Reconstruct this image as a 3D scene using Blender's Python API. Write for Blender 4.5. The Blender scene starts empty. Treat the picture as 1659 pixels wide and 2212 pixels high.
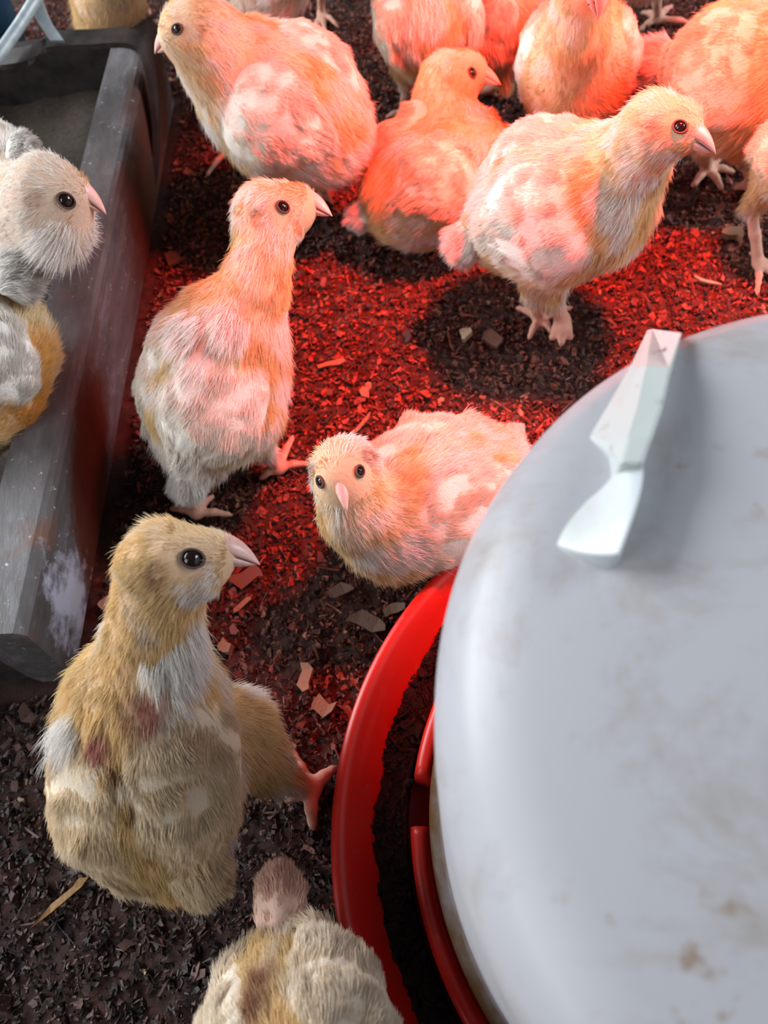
import bpy, math, random
import numpy as np
from mathutils import Vector, Matrix

scene = bpy.context.scene
COL = scene.collection

# ------------------------------------------------------------------ camera
W, HT, FPX = 1659.0, 2212.0, 1700.0
CAM_H = 0.42
TH, RO = math.radians(60), math.radians(-12)
fwd = np.array([0, math.cos(TH), -math.sin(TH)])
_r = np.array([1.0, 0, 0]); _u = np.cross(_r, fwd)
cr, sr = math.cos(RO), math.sin(RO)
camr, camu = cr * _r + sr * _u, -sr * _r + cr * _u
CAM = np.array([0, 0, CAM_H])
cd = bpy.data.cameras.new('camera'); cam = bpy.data.objects.new('camera', cd); COL.objects.link(cam)
cd.sensor_fit = 'VERTICAL'; cd.sensor_height = 24.0; cd.lens = 24.0 * FPX / HT
cd.clip_start = 0.01; cd.clip_end = 50
m = Matrix.Identity(4)
for i in range(3):
    m[i][0], m[i][1], m[i][2], m[i][3] = camr[i], camu[i], -fwd[i], CAM[i]
cam.matrix_world = m
scene.camera = cam
cd.dof.use_dof = True; cd.dof.focus_distance = 0.36; cd.dof.aperture_fstop = 7.0

# ------------------------------------------------------------------ light
scene.view_settings.view_transform = 'Standard'
scene.view_settings.look = 'None'
scene.view_settings.gamma = 1.0
scene.view_settings.exposure = 0.0
world = bpy.data.worlds.new('world'); scene.world = world; world.use_nodes = True
bg = world.node_tree.nodes['Background']
bg.inputs[0].default_value = (0.68, 0.76, 0.9, 1); bg.inputs[1].default_value = 0.085

def area(name, loc, target, size, power, color):
    l = bpy.data.lights.new(name, 'AREA'); l.shape = 'RECTANGLE'; l.size, l.size_y = size
    l.energy = power; l.color = color
    o = bpy.data.objects.new(name, l); COL.objects.link(o)
    o.location = loc
    o.rotation_euler = (Vector(target) - Vector(loc)).to_track_quat('-Z', 'Y').to_euler()
    return o
area('daylight_window_left', (-1.5, 1.3, 0.95), (0, 0.3, 0.05), (1.4, 0.9), 70, (0.95, 0.98, 1.0))
area('daylight_window_right', (1.9, 0.2, 1.05), (0.0, 0.25, 0.1), (1.2, 0.9), 46, (0.93, 0.97, 1.0))

area('fill_light_left', (-1.5, -0.35, 0.95), (-0.1, 0.3, 0.08), (0.9, 1.2), 17, (0.96, 0.99, 1.0))  # unseen fill light, added to brighten chicks, trough and jar from the left

sl = bpy.data.lights.new('heat_lamp', 'SPOT'); sl.energy = 84; sl.color = (1.0, 0.045, 0.020)
sl.spot_size = math.radians(71); sl.spot_blend = 1.0; sl.shadow_soft_size = 0.04
so = bpy.data.objects.new('heat_lamp', sl); COL.objects.link(so)
so.location = (0.25, 0.37, 0.57)
so.rotation_euler = (Vector((0.18, 0.385, 0)) - Vector(so.location)).to_track_quat('-Z', 'Y').to_euler()

# ------------------------------------------------------------------ helpers
def ray(x, y): return fwd + camr * (x - W / 2) / FPX + camu * (HT / 2 - y) / FPX
def at(x, y, z):
    """the point of the place at height z that the photo shows at x, y"""
    d = ray(x, y); return CAM + d * ((z - CAM_H) / d[2])
def depth(p): return float((np.asarray(p) - CAM) @ fwd)
def nrm(v):
    v = np.asarray(v, float); return v / (np.linalg.norm(v, axis=-1, keepdims=True) + 1e-12)

def mesh_obj(name, verts, faces, mat, parent=None, origin=(0, 0, 0), smooth=True, cols=None):
    me = bpy.data.meshes.new(name)
    verts = np.asarray(verts, np.float32) - np.asarray(origin, np.float32)
    if isinstance(faces, np.ndarray):
        nf, k = faces.shape
        me.vertices.add(len(verts)); me.vertices.foreach_set('co', verts.ravel())
        me.loops.add(nf * k); me.loops.foreach_set('vertex_index', faces.astype(np.int32).ravel())
        me.polygons.add(nf)
        me.polygons.foreach_set('loop_start', np.arange(0, nf * k, k, dtype=np.int32))
        me.polygons.foreach_set('loop_total', np.full(nf, k, np.int32))
        me.update(calc_edges=True)
    else:
        me.from_pydata(verts.tolist(), [], faces)
    me.validate(); me.update()
    me.polygons.foreach_set('use_smooth', np.full(len(me.polygons), smooth))
    if cols is not None:
        a = me.attributes.new('tint', 'FLOAT_COLOR', 'POINT')
        c = np.ones((len(verts), 4), np.float32); c[:, :3] = cols
        a.data.foreach_set('color', c.ravel())
    if mat: me.materials.append(mat)
    o = bpy.data.objects.new(name, me); COL.objects.link(o)
    if parent: o.parent = parent
    return o

def empty(name, loc):
    o = bpy.data.objects.new(name, None); COL.objects.link(o); o.location = loc
    o.empty_display_size = 0.02
    return o
def tag(o, label, cat=None, group=None, kind=None):
    if label: o['label'] = label
    if cat: o['category'] = cat
    if group: o['group'] = group
    if kind: o['kind'] = kind
    return o

def bridge(n_rings, n_seg, closed=True, caps=False):
    f = []
    for i in range(n_rings - 1):
        for j in range(n_seg if closed else n_seg - 1):
            k = (j + 1) % n_seg
            f.append((i * n_seg + j, i * n_seg + k, (i + 1) * n_seg + k, (i + 1) * n_seg + j))
    if caps:
        f.append(tuple(range(n_seg))[::-1]); f.append(tuple((n_rings - 1) * n_seg + j for j in range(n_seg)))
    return f

def lathe(profile, seg=128, center=(0, 0), a0=None, a1=None):
    full = a0 is None
    ang = np.linspace(0, 2 * np.pi, seg, endpoint=False) if full else np.linspace(a0, a1, seg)
    V = [(center[0] + r * math.cos(a), center[1] + r * math.sin(a), z) for a in ang for r, z in profile]
    n = len(profile); F = []
    for i in range(seg if full else seg - 1):
        j = (i + 1) % seg
        for k in range(n - 1):
            F.append((i * n + k, j * n + k, j * n + k + 1, i * n + k + 1))
    return np.array(V), F

def tube(path, radii, seg=10):
    path = [np.asarray(p, float) for p in path]; V = []
    side = None
    for i, p in enumerate(path):
        t = nrm(path[min(i + 1, len(path) - 1)] - path[max(i - 1, 0)])
        if side is None:
            side = nrm(np.cross(t, (0, 0, 1) if abs(t[2]) < .9 else (1, 0, 0)))
        side = nrm(side - t * (side @ t)); b = np.cross(t, side)
        for k in range(seg):
            a = 2 * math.pi * k / seg
            V.append(p + radii[i] * (math.cos(a) * side + math.sin(a) * b))
    return np.array(V), bridge(len(path), seg, True, True)

def strip(path, width_dir, width, thick):
    """a flat bar swept along a path"""
    path = [np.asarray(p, float) for p in path]; V = []
    wd = nrm(width_dir)
    for i, p in enumerate(path):
        t = nrm(path[min(i + 1, len(path) - 1)] - path[max(i - 1, 0)])
        n = nrm(np.cross(t, wd))
        for a, b in ((-1, -1), (1, -1), (1, 1), (-1, 1)):
            V.append(p + wd * a * width / 2 + n * b * thick / 2)
    return np.array(V), bridge(len(path), 4, True, True)

def smooth_path(pts, n=8):
    pts = [np.asarray(p, float) for p in pts]; out = []
    P = [2 * pts[0] - pts[1]] + pts + [2 * pts[-1] - pts[-2]]
    for i in range(1, len(P) - 2):
        for k in range(n):
            t = k / n
            out.append(.5 * ((2 * P[i]) + (-P[i - 1] + P[i + 1]) * t + (2 * P[i - 1] - 5 * P[i] + 4 * P[i + 1] - P[i + 2]) * t * t
                             + (-P[i - 1] + 3 * P[i] - 3 * P[i + 1] + P[i + 2]) * t ** 3))
    out.append(pts[-1]); return out

# value noise in numpy
_rs = np.random.RandomState(7); _LAT = _rs.rand(64, 64, 64).astype(np.float32)
def vnoise(P, s):
    P = np.asarray(P, float) * s + 17.3
    i = np.floor(P).astype(int); f = P - i; f = f * f * (3 - 2 * f); o = 0
    for dx in (0, 1):
        for dy in (0, 1):
            for dz in (0, 1):
                w = (f[..., 0] if dx else 1 - f[..., 0]) * (f[..., 1] if dy else 1 - f[..., 1]) * (f[..., 2] if dz else 1 - f[..., 2])
                o = o + w * _LAT[(i[..., 0] + dx) % 64, (i[..., 1] + dy) % 64, (i[..., 2] + dz) % 64]
    return o

# ------------------------------------------------------------------ materials
def new_mat(name):
    mt = bpy.data.materials.new(name); mt.use_nodes = True
    nt = mt.node_tree; return mt, nt, nt.nodes['Principled BSDF']
def node(nt, t, **kw):
    n = nt.nodes.new(t)
    for k, v in kw.items(): setattr(n, k, v)
    return n
def noise_ramp(nt, scale, stops, detail=6, rough=.6, coord='Object', vec_scale=None, dist=0):
    tc = node(nt, 'ShaderNodeTexCoord'); nz = node(nt, 'ShaderNodeTexNoise')
    nz.inputs['Scale'].default_value = scale; nz.inputs['Detail'].default_value = detail
    nz.inputs['Roughness'].default_value = rough; nz.inputs['Distortion'].default_value = dist
    if vec_scale:
        mp = node(nt, 'ShaderNodeMapping'); mp.inputs['Scale'].default_value = vec_scale
        nt.links.new(tc.outputs[coord], mp.inputs[0]); nt.links.new(mp.outputs[0], nz.inputs['Vector'])
    else:
        nt.links.new(tc.outputs[coord], nz.inputs['Vector'])
    rp = node(nt, 'ShaderNodeValToRGB')
    e = rp.color_ramp.elements
    while len(e) < len(stops): e.new(0.5)
    for k, (p, c) in enumerate(stops):
        e[k].position = p; e[k].color = (c, c, c, 1) if not hasattr(c, '__len__') else (*c, 1)
    nt.links.new(nz.outputs['Fac'], rp.inputs[0])
    return nz, rp
def mix(nt, fac, a, b):
    mx = node(nt, 'ShaderNodeMix', data_type='RGBA')
    for s, v in ((0, fac), (6, a), (7, b)):
        if hasattr(v, 'outputs') or hasattr(v, 'is_output'):
            nt.links.new(v.outputs[0] if hasattr(v, 'outputs') else v, mx.inputs[s])
        else:
            mx.inputs[s].default_value = v if s == 0 else (*v, 1)
    return mx.outputs[2]
def bump(nt, b, src, strength, dist=.002):
    n = node(nt, 'ShaderNodeBump'); n.inputs['Strength'].default_value = strength; n.inputs['Distance'].default_value = dist
    nt.links.new(src, n.inputs['Height']); nt.links.new(n.outputs[0], b.inputs['Normal'])

def mat_attr(name, rough, attr='tint', bump_scale=None, spec=.3):
    mt, nt, b = new_mat(name)
    a = node(nt, 'ShaderNodeAttribute', attribute_name=attr)
    nt.links.new(a.outputs['Color'], b.inputs['Base Color']); b.inputs['Roughness'].default_value = rough
    b.inputs['Specular IOR Level'].default_value = spec
    if bump_scale:
        nz, rp = noise_ramp(nt, bump_scale, [(0, 0.), (1, 1.)]); bump(nt, b, nz.outputs['Fac'], .5, .001)
    return mt
M_BODY = mat_attr('chick_skin', .75, bump_scale=500)
M_WING = mat_attr('wing_plumage', .8, bump_scale=700, spec=.1)
def strand_mat():
    mt = bpy.data.materials.new('down_strand'); mt.use_nodes = True; nt = mt.node_tree
    nt.nodes.remove(nt.nodes['Principled BSDF'])
    out = nt.nodes['Material Output']
    a = node(nt, 'ShaderNodeAttribute', attribute_name='tint')
    d = node(nt, 'ShaderNodeBsdfDiffuse'); t = node(nt, 'ShaderNodeBsdfTranslucent'); mx = node(nt, 'ShaderNodeMixShader')
    mx.inputs[0].default_value = .3
    nt.links.new(a.outputs['Color'], d.inputs[0]); nt.links.new(a.outputs['Color'], t.inputs[0])
    nt.links.new(d.outputs[0], mx.inputs[1]); nt.links.new(t.outputs[0], mx.inputs[2]); nt.links.new(mx.outputs[0], out.inputs[0])
    return mt
M_STRAND = strand_mat()
M_EYE, _nt, _b = new_mat('eye'); _b.inputs['Base Color'].default_value = (.012, .008, .006, 1); _b.inputs['Roughness'].default_value = .08
M_LID, _nt, _b = new_mat('eyelid'); _b.inputs['Base Color'].default_value = (.10, .055, .045, 1); _b.inputs['Roughness'].default_value = .8
def beak_mat():
    mt, nt, b = new_mat('beak'); nz, rp = noise_ramp(nt, 220, [(.3, (.72, .42, .38)), (.7, (.82, .56, .50))])
    nt.links.new(rp.outputs[0], b.inputs['Base Color']); b.inputs['Roughness'].default_value = .35
    return mt
M_BEAK = beak_mat()

# ------------------------------------------------------------------ ground
def floor_h(x, y):
    P = np.stack([np.asarray(x, float), np.asarray(y, float), np.zeros_like(np.asarray(x, float))], -1)
    return .007 * (vnoise(P, 18) - .5) + .005 * (vnoise(P, 55) - .5) + .0035 * (vnoise(P, 150) - .5) - .003
def build_floor():
    xs = np.arange(-.75, 1.0, .004); ys = np.arange(-.45, 1.7, .004)
    X, Y = np.meshgrid(xs, ys, indexing='ij'); Z = floor_h(X, Y)
    V = np.stack([X, Y, Z], -1).reshape(-1, 3); nx, ny = len(xs), len(ys)
    I = np.arange(nx * ny).reshape(nx, ny)
    F = np.stack([I[:-1, :-1], I[1:, :-1], I[1:, 1:], I[:-1, 1:]], -1).reshape(-1, 4)
    mt, nt, b = new_mat('litter_ground')
    nz, rp = noise_ramp(nt, 160, [(.3, (.014, .007, .006)), (.55, (.075, .024, .016)), (.75, (.17, .05, .034))], 8, .7)
    nz2, rp2 = noise_ramp(nt, 9, [(.4, 0.), (.62, 1.)], 4)
    nt.links.new(mix(nt, rp2, rp.outputs[0], (.032, .013, .010)), b.inputs['Base Color'])
    b.inputs['Roughness'].default_value = .85
    bump(nt, b, nz.outputs['Fac'], .8, .003)
    tag(mesh_obj('floor', V, F, mt), None, kind='structure')
build_floor()

def flake(rng, L, Wd, T, curl=0.):
    """a thin, slightly bent, irregular splinter with thickness"""
    n = 4; V = []
    xs = [-.5, -.5 + .3 * rng.rand() + .1, .5 - .3 * rng.rand() - .1, .5]
    ws = [rng.uniform(.15, .8), rng.uniform(.7, 1.), rng.uniform(.7, 1.), rng.uniform(.15, .8)]
    of = [rng.uniform(-.25, .25) * Wd for _ in range(n)]; sk = [rng.uniform(-.12, .12) * L for _ in range(n)]
    for s in (-1, 1):
        for i in range(n):
            x = xs[i] * L; z = curl * L * ((2 * x / L) ** 2) + s * T / 2
            w = Wd * ws[i]
            V += [(x, of[i] - w / 2, z), (x + sk[i], of[i] + w / 2, z)]
    F = []
    k = 2 * n
    for i in range(n - 1):
        a = 2 * i
        F.append((a + 1, a + 3, a + 2, a)); F.append((k + a, k + a + 2, k + a + 3, k + a + 1))
        F.append((a, a + 2, k + a + 2, k + a)); F.append((a + 3, a + 1, k + a + 1, k + a + 3))
    F.append((0, k, k + 1, 1)); a = 2 * (n - 1); F.append((a + 1, k + a + 1, k + a, a))
    return np.array(V), np.array(F)

M_CHIP = mat_attr('wood_shaving', .55, bump_scale=600, spec=.35)
PX_TRAY = (0.122, 0.028)
def blocked(x, y):
    return (x - .122) ** 2 + (y - .028) ** 2 < .176 ** 2 or (-.45 < x - (y - .302) * .158 < -.165 and .17 < y < .72)
def build_litter():
    rng = np.random.RandomState(3)
    n = 150000
    x = np.where(rng.rand(n) < .9, rng.uniform(-.34, .46, n), rng.uniform(-.45, .75, n)); y = np.where(rng.rand(n) < .9, rng.uniform(-.1, .95, n), rng.uniform(-.15, 1.3, n))
    r_ = x - (y - .302) * .158
    ok = ~(((x - .122) ** 2 + (y - .028) ** 2 < .176 ** 2) | ((-.45 < r_) & (r_ < -.165) & (.17 < y) & (y < .72)))
    x, y = x[ok], y[ok]; n = len(x)
    L = rng.gamma(2.0, .00095, n) + .0012; Wd = L * rng.uniform(.25, .85, n); T = rng.uniform(.0003, .0011, n)
    lg = rng.rand(n) > .985; L = np.where(lg, rng.uniform(.009, .020, n), L); Wd = np.where(lg, rng.uniform(.0007, .0017, n), Wd)
    L = np.minimum(L, .022); Wd = np.minimum(Wd, .009)
    cx = np.stack([-.5 * L, rng.uniform(-.2, .2, n) * L, .5 * L], 1); ww = np.stack([rng.uniform(.2, .9, n), rng.uniform(.7, 1., n), rng.uniform(.2, .9, n)], 1) * Wd[:, None]
    of = rng.uniform(-.25, .25, (n, 3)) * Wd[:, None]; sk = rng.uniform(-.12, .12, (n, 3)) * L[:, None]
    zc = rng.uniform(-.15, .25, n)[:, None] * L[:, None] * (2 * cx / L[:, None]) ** 2
    V = np.zeros((n, 2, 3, 2, 3))                               # under/over, column, side
    for s_ in (0, 1):
        for d_ in (0, 1):
            V[:, s_, :, d_, 0] = cx + sk * d_; V[:, s_, :, d_, 1] = of + ww * (d_ - .5); V[:, s_, :, d_, 2] = zc + (s_ - .5) * T[:, None]
    V = V.reshape(n, 12, 3)
    az = nrm(rng.randn(n, 3) * (.6, .6, .5) + (0, 0, 1.1)); hx = nrm(np.cross(az, nrm(rng.randn(n, 3)))); hy = np.cross(az, hx)
    V = V[:, :, :1] * hx[:, None] + V[:, :, 1:2] * hy[:, None] + V[:, :, 2:] * az[:, None]
    V += np.stack([x, y, floor_h(x, y) + rng.uniform(-.0006, .0034, n)], 1)[:, None]
    F = []
    for i in (0, 1):
        a = 2 * i
        F += [(a + 1, a + 3, a + 2, a), (6 + a, 6 + a + 2, 6 + a + 3, 6 + a + 1), (a, a + 2, 6 + a + 2, 6 + a), (a + 3, a + 1, 6 + a + 1, 6 + a + 3)]
    F += [(0, 6, 7, 1), (5, 11, 10, 4)]
    FA = (np.array(F)[None] + 12 * np.arange(n)[:, None, None]).reshape(-1, 4)
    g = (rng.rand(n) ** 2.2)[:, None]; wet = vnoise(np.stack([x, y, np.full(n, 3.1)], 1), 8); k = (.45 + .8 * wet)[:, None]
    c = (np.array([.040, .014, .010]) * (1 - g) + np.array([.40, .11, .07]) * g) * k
    cake_shade = np.clip(np.clip((-.06 - x) * 9 + (.24 - y) * 3.0 + (wet - .5) * .8, 0, 1), 0, 1)[:, None] * .75        # near left corner: caked bedding, with dim daylight put into its colour
    c = c * (1 - cake_shade) + c.mean(1, keepdims=True) * np.array([.45, .45, .43]) * cake_shade
    c[rng.rand(n) < .010] = (.28, .19, .12)
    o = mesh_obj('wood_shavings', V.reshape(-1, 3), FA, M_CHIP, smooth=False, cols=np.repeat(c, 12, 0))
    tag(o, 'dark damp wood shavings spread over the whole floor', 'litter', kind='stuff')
build_litter()

# countable larger chips and straws seen lying on the litter
GRP = 'larger chips and straws on the litter'
def chip(x, y, Lpx, Wpx, ang, label, col, thick=.0016, name='wood_chip', cat='wood chip', z=.006):
    c = at(x, y, z); s = depth(c) / FPX
    rng = np.random.RandomState(int(x * 3 + y))
    v, f = flake(rng, Lpx * s, Wpx * s, thick, .06)
    e = at(x + math.cos(ang) * 20, y + math.sin(ang) * 20, z) - c
    a = math.atan2(e[1], e[0]); R = np.array(Matrix.Rotation(a, 3, 'Z')) @ np.array(Matrix.Rotation(.12, 3, 'X'))
    zt = float(floor_h(c[0], c[1])) + .0045
    o = mesh_obj(name, v @ R.T, f, M_CHIP, smooth=False, cols=np.repeat(np.array([col]), len(v), 0))
    o.location = (c[0], c[1], zt); tag(o, label, cat, GRP)
d2 = math.radians
TAN, PALE, BRN = (.25, .15, .09), (.45, .36, .25), (.13, .07, .05)
chip(1585, 495, 42, 26, .2, 'orange-lit chunky wood chip near the right edge above the white jar', TAN, .005)
chip(375, 542, 45, 40, .9, 'broad red-lit flat chip on the floor between trough and upright chick', BRN)
chip(790, 830, 40, 26, 1.9, 'small squarish tan chip on red litter right of the upright chick', TAN)
chip(715, 776, 62, 14, -.25, 'narrow orange sliver on red litter level with the upright chick wing', TAN)
chip(660, 1462, 66, 32, 1.6, 'upright oblong reddish chip between large near chick and red tray', TAN, .003)
chip(697, 1520, 46, 42, .3, 'squarish reddish chip just below the oblong chip, near the red tray', TAN, .003)
chip(487, 1390, 30, 28, .4, 'round small nugget of wood right of the large near chick neck', TAN, .006)
chip(735, 1270, 55, 30, -.4, 'flat dark brown chip in the shadow below the sitting chick', BRN)
chip(1003, 715, 28, 30, .9, 'pale yellow chip in the black shadow below the brightly lit chick', PALE, .004)
chip(1062, 720, 50, 36, .7, 'brown flat chip in the black shadow beside the pale yellow chip', BRN, .003)
chip(527, 1240, 74, 44, -.3, 'dark red flat chip under the beak of the large near chick', BRN)
chip(225, 1297, 34, 28, -.4, 'pinkish knob of wood between trough end and large near chick', (.4, .28, .22), .006)
chip(790, 1340, 90, 40, .35, 'long dull red flake against the outside of the red tray', BRN)
chip(850, 1310, 46, 30, -.3, 'tan flake touching the tray rim below the sitting chick', (.2, .13, .09))
chip(778, 908, 70, 8, -.85, 'thin red straw slanting beside the sitting chick head', TAN, name='straw', cat='straw')
chip(1055, 912, 104, 11, .05, 'straight red straw along the back of the sitting chick', TAN, name='straw', cat='straw')
chip(120, 1945, 150, 16, -.75, 'long orange-brown straw on dark litter left of the large near chick tail', (.36, .2, .08), name='straw', cat='straw')
chip(520, 1300, 46, 12, -.7, 'short orange straw below the large near chick beak', TAN, name='straw', cat='straw')
chip(1335, 395, 80, 52, .3, 'large dark round clod on the litter below the chick cut by the right edge', (.07, .05, .04), .008, 'litter_clod', 'clod')
chip(1530, 600, 60, 7, .3, 'pale curled straw on bright red litter above the white jar', PALE, name='straw', cat='straw')

# ------------------------------------------------------------------ feed trough
AX = nrm([.156, .988, 0.]); SD = np.array([AX[1], -AX[0], 0.])      # along the trough; out to the right
T0 = np.array([-.1735, .302, 0.])
def tp(s, o, z): return T0 + AX * s + SD * o + np.array([0, 0, z])
def trough_mat():
    mt, nt, b = new_mat('weathered_trough')
    nz, rp = noise_ramp(nt, 60, [(.3, (.055, .047, .046)), (.55, (.10, .094, .10)), (.75, (.19, .20, .235))], 8, .7, vec_scale=(1, .35, 1))
    nz2, rp2 = noise_ramp(nt, 230, [(.66, 0.), (.74, 1.)], 3)
    c1 = mix(nt, rp2, rp.outputs[0], (.42, .43, .48))
    nz3, rp3 = noise_ramp(nt, 9, [(.62, 0.), (.72, .8)], 3, dist=.6)
    c2 = mix(nt, rp3, c1, (.16, .055, .02))
    def math_(op, a, b_=None):
        n = node(nt, 'ShaderNodeMath', operation=op)
        for k, v in enumerate((a, b_)):
            if v is None: continue
            if hasattr(v, 'is_output'): nt.links.new(v, n.inputs[k])
            else: n.inputs[k].default_value = v
        return n.outputs[0]
    tc = node(nt, 'ShaderNodeTexCoord'); sep = node(nt, 'ShaderNodeSeparateXYZ'); nt.links.new(tc.outputs['Object'], sep.inputs[0])
    dp = node(nt, 'ShaderNodeVectorMath', operation='DOT_PRODUCT'); nt.links.new(tc.outputs['Object'], dp.inputs[0]); dp.inputs[1].default_value = tuple(AX)
    ds = node(nt, 'ShaderNodeVectorMath', operation='DOT_PRODUCT'); nt.links.new(tc.outputs['Object'], ds.inputs[0]); ds.inputs[1].default_value = tuple(SD)
    outer = math_('GREATER_THAN', ds.outputs['Value'], TW / 2 - .001)
    nw_, rw = noise_ramp(nt, 75, [(0, 0.), (1, 1.)], 5, .65)
    for s0, z0, ra, rb, slant, colr, soft, wgt in ((-.012, .028, .058, .040, -.9, (.085, .025, .012), .35, .95), (.30, .030, .11, .045, -.6, (.09, .028, .014), .5, .9),
                                                 (-.088, .028, .022, .026, 0., (.42, .45, .56), .8, 1.)):
        sv = math_('ADD', math_('SUBTRACT', dp.outputs['Value'], s0 - (S0 + S1) / 2), math_('MULTIPLY', math_('SUBTRACT', sep.outputs['Z'], z0), slant))
        e1 = math_('POWER', math_('ABSOLUTE', math_('DIVIDE', sv, ra)), 2.); e2 = math_('POWER', math_('ABSOLUTE', math_('DIVIDE', math_('SUBTRACT', sep.outputs['Z'], z0), rb)), 2.)
        dd = math_('ADD', math_('SQRT', math_('ADD', e1, e2)), math_('MULTIPLY', math_('SUBTRACT', nw_.outputs['Fac'], .5), 3.2 if wgt == 1. else 1.2))
        mrn = node(nt, 'ShaderNodeMapRange'); nt.links.new(dd, mrn.inputs[0]); mrn.inputs[1].default_value = 1 - soft / 2; mrn.inputs[2].default_value = 1 + soft / 2; mrn.inputs[3].default_value = wgt; mrn.inputs[4].default_value = 0
        c2 = mix(nt, math_('MULTIPLY', mrn.outputs[0], outer), c2, colr)
    nt.links.new(c2, b.inputs['Base Color']); b.inputs['Roughness'].default_value = .6
    bump(nt, b, nz.outputs['Fac'], .5, .002)
    return mt
S0, S1 = -.128, .41
TW = .235
M_TR = trough_mat()
M_STRAP_SHADE, _nt, _b = new_mat('dark_strap_and_shade'); _nz, _rp = noise_ramp(_nt, 70, [(.3, (.012, .009, .009)), (.7, (.05, .04, .04))])
_nt.links.new(_rp.outputs[0], _b.inputs['Base Color']); _b.inputs['Roughness'].default_value = .5
M_GALV, _nt, _b = new_mat('galvanised_rod'); _nz, _rp = noise_ramp(_nt, 90, [(.3, (.25, .3, .33)), (.7, (.45, .52, .55))])
_nt.links.new(_rp.outputs[0], _b.inputs['Base Color']); _b.inputs['Roughness'].default_value = .5; _b.inputs['Metallic'].default_value = .3

S0, S1 = -.128, .41
TW = .235
def prism(sec, s0, s1, n=30, wob=.0004):
    V = []
    for i in range(n + 1):
        s = s0 + (s1 - s0) * i / n
        for j, (o, z) in enumerate(sec):
            w = wob * (vnoise(np.array([s * 12, j * 5.3, 1.7]), 1.) - .5) * 2
            V.append(tp(s, o + w, z + w * .5))
    return np.array(V), bridge(n + 1, len(sec), True, True)
root = empty('feed_trough', tuple(tp((S0 + S1) / 2, -TW / 2, 0)))
tag(root, 'long weathered grey feed trough with rust stains along the left side', 'feed trough')
ro = np.array(root.location)
ZT = .076
secR = [(0, .002), (.004, .03), (.008, ZT - .005), (.0065, ZT - .001), (.003, ZT), (-.022, ZT + .001), (-.025, ZT - .003), (-.022, .012), (-.018, .002)]
v, f = prism(secR, S0, S1); mesh_obj('side_wall', v, f, M_TR, root, ro, smooth=False)
v, f = prism([(-TW - o, z) for o, z in secR][::-1], S0, S1); mesh_obj('side_wall', v, f, M_TR, root, ro, smooth=False)
for s in (S0 + .002, S1 - .014):
    v, f = prism([(-.012, .004), (-.012, ZT - .004), (-TW + .012, ZT - .004), (-TW + .012, .004)], s, s + .012, 2, 0)
    mesh_obj('end_wall', v, f, M_STRAP_SHADE, root, ro, smooth=False)  # strap's dark colour on the end walls stands in for shade in the trough
v, f = prism([(-.01, .003), (-.01, .008), (-TW + .01, .008), (-TW + .01, .003)], S0 + .004, S1 - .004, 10, 0)
mesh_obj('bottom', v, f, M_STRAP_SHADE, root, ro, smooth=False)
# carrying hoop at the far end
hoop = smooth_path([tp(S1 - .03, -TW - .01, .03), tp(S1 - .03, -TW - .008, .085), at(20, 128, .11), at(105, 92, .108), at(200, 85, .106), at(285, 84, .102), at(318, 125, .09), at(334, 220, .06), at(338, 320, .03), at(333, 410, .003)], 7)
v, f = strip(hoop, AX, .020, .004); mesh_obj('carrying_hoop', v, f, M_STRAP_SHADE, root, ro, smooth=False)
v, f = tube(smooth_path([at(-60, 200, .12), at(0, 115, .122), at(45, 50, .125), at(80, -5, .13), at(120, -60, .13)], 5), [.0045] * 21)
mesh_obj('brace_rod', v, f, M_GALV, root, ro)
v, f = strip(smooth_path([at(72, -10, .13), at(95, 45, .12), at(125, 90, .112)], 5), camr, .010, .003)
mesh_obj('hoop_clip', v, f, M_GALV, root, ro, smooth=False)
def feed_pile():
    n, mrows = 60, 24; V = []
    for i in range(n):
        for j in range(mrows):
            s = S0 + .015 + (S1 - S0 - .03) * i / (n - 1); o = -.024 - (TW - .048) * j / (mrows - 1)
            p = tp(s, o, 0); z = .022 + .012 * vnoise(p, 30) + .004 * vnoise(p, 160)
            V.append(tp(s, o, z))
    F = bridge(n, mrows, False); k = len(V)
    B = [(*p[:2], .009) for p in V]
    F += [tuple(x + k for x in q[::-1]) for q in F]
    mt, nt, b = new_mat('feed'); nz, rp = noise_ramp(nt, 300, [(.3, (.010, .006, .004)), (.7, (.05, .03, .018))], 6)
    nt.links.new(rp.outputs[0], b.inputs['Base Color']); b.inputs['Roughness'].default_value = .9
    o = mesh_obj('chicken_feed', V + B, F, mt)
    tag(o, 'dark brown feed crumbs lying in the trough', 'feed', kind='stuff')
feed_pile()

# blue bucket behind the far end of the trough
def bucket():
    c = at(10, 190, 0); 
    mt, nt, b = new_mat('blue_plastic'); nz, rp = noise_ramp(nt, 40, [(.3, (.02, .09, .22)), (.7, (.06, .24, .42))])
    nt.links.new(rp.outputs[0], b.inputs['Base Color']); b.inputs['Roughness'].default_value = .4
    r = empty('bucket', tuple(c)); tag(r, 'small blue plastic bucket behind the far end of the trough', 'bucket')
    V, F = lathe([(.0, .003), (.036, .0), (.045, .10), (.048, .10), (.048, .104), (.043, .104), (.035, .006), (0, .006)], 48)
    mesh_obj('pail', V, F, mt, r)
    pth = [(.046 * math.cos(a), .046 * math.sin(a) * .35, .100 + .03 * math.sin(a)) for a in np.linspace(0, math.pi, 16)]
    V, F = tube(pth, [.0012] * 16, 6); mesh_obj('bail_handle', V, F, M_GALV, r)
bucket()

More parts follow.
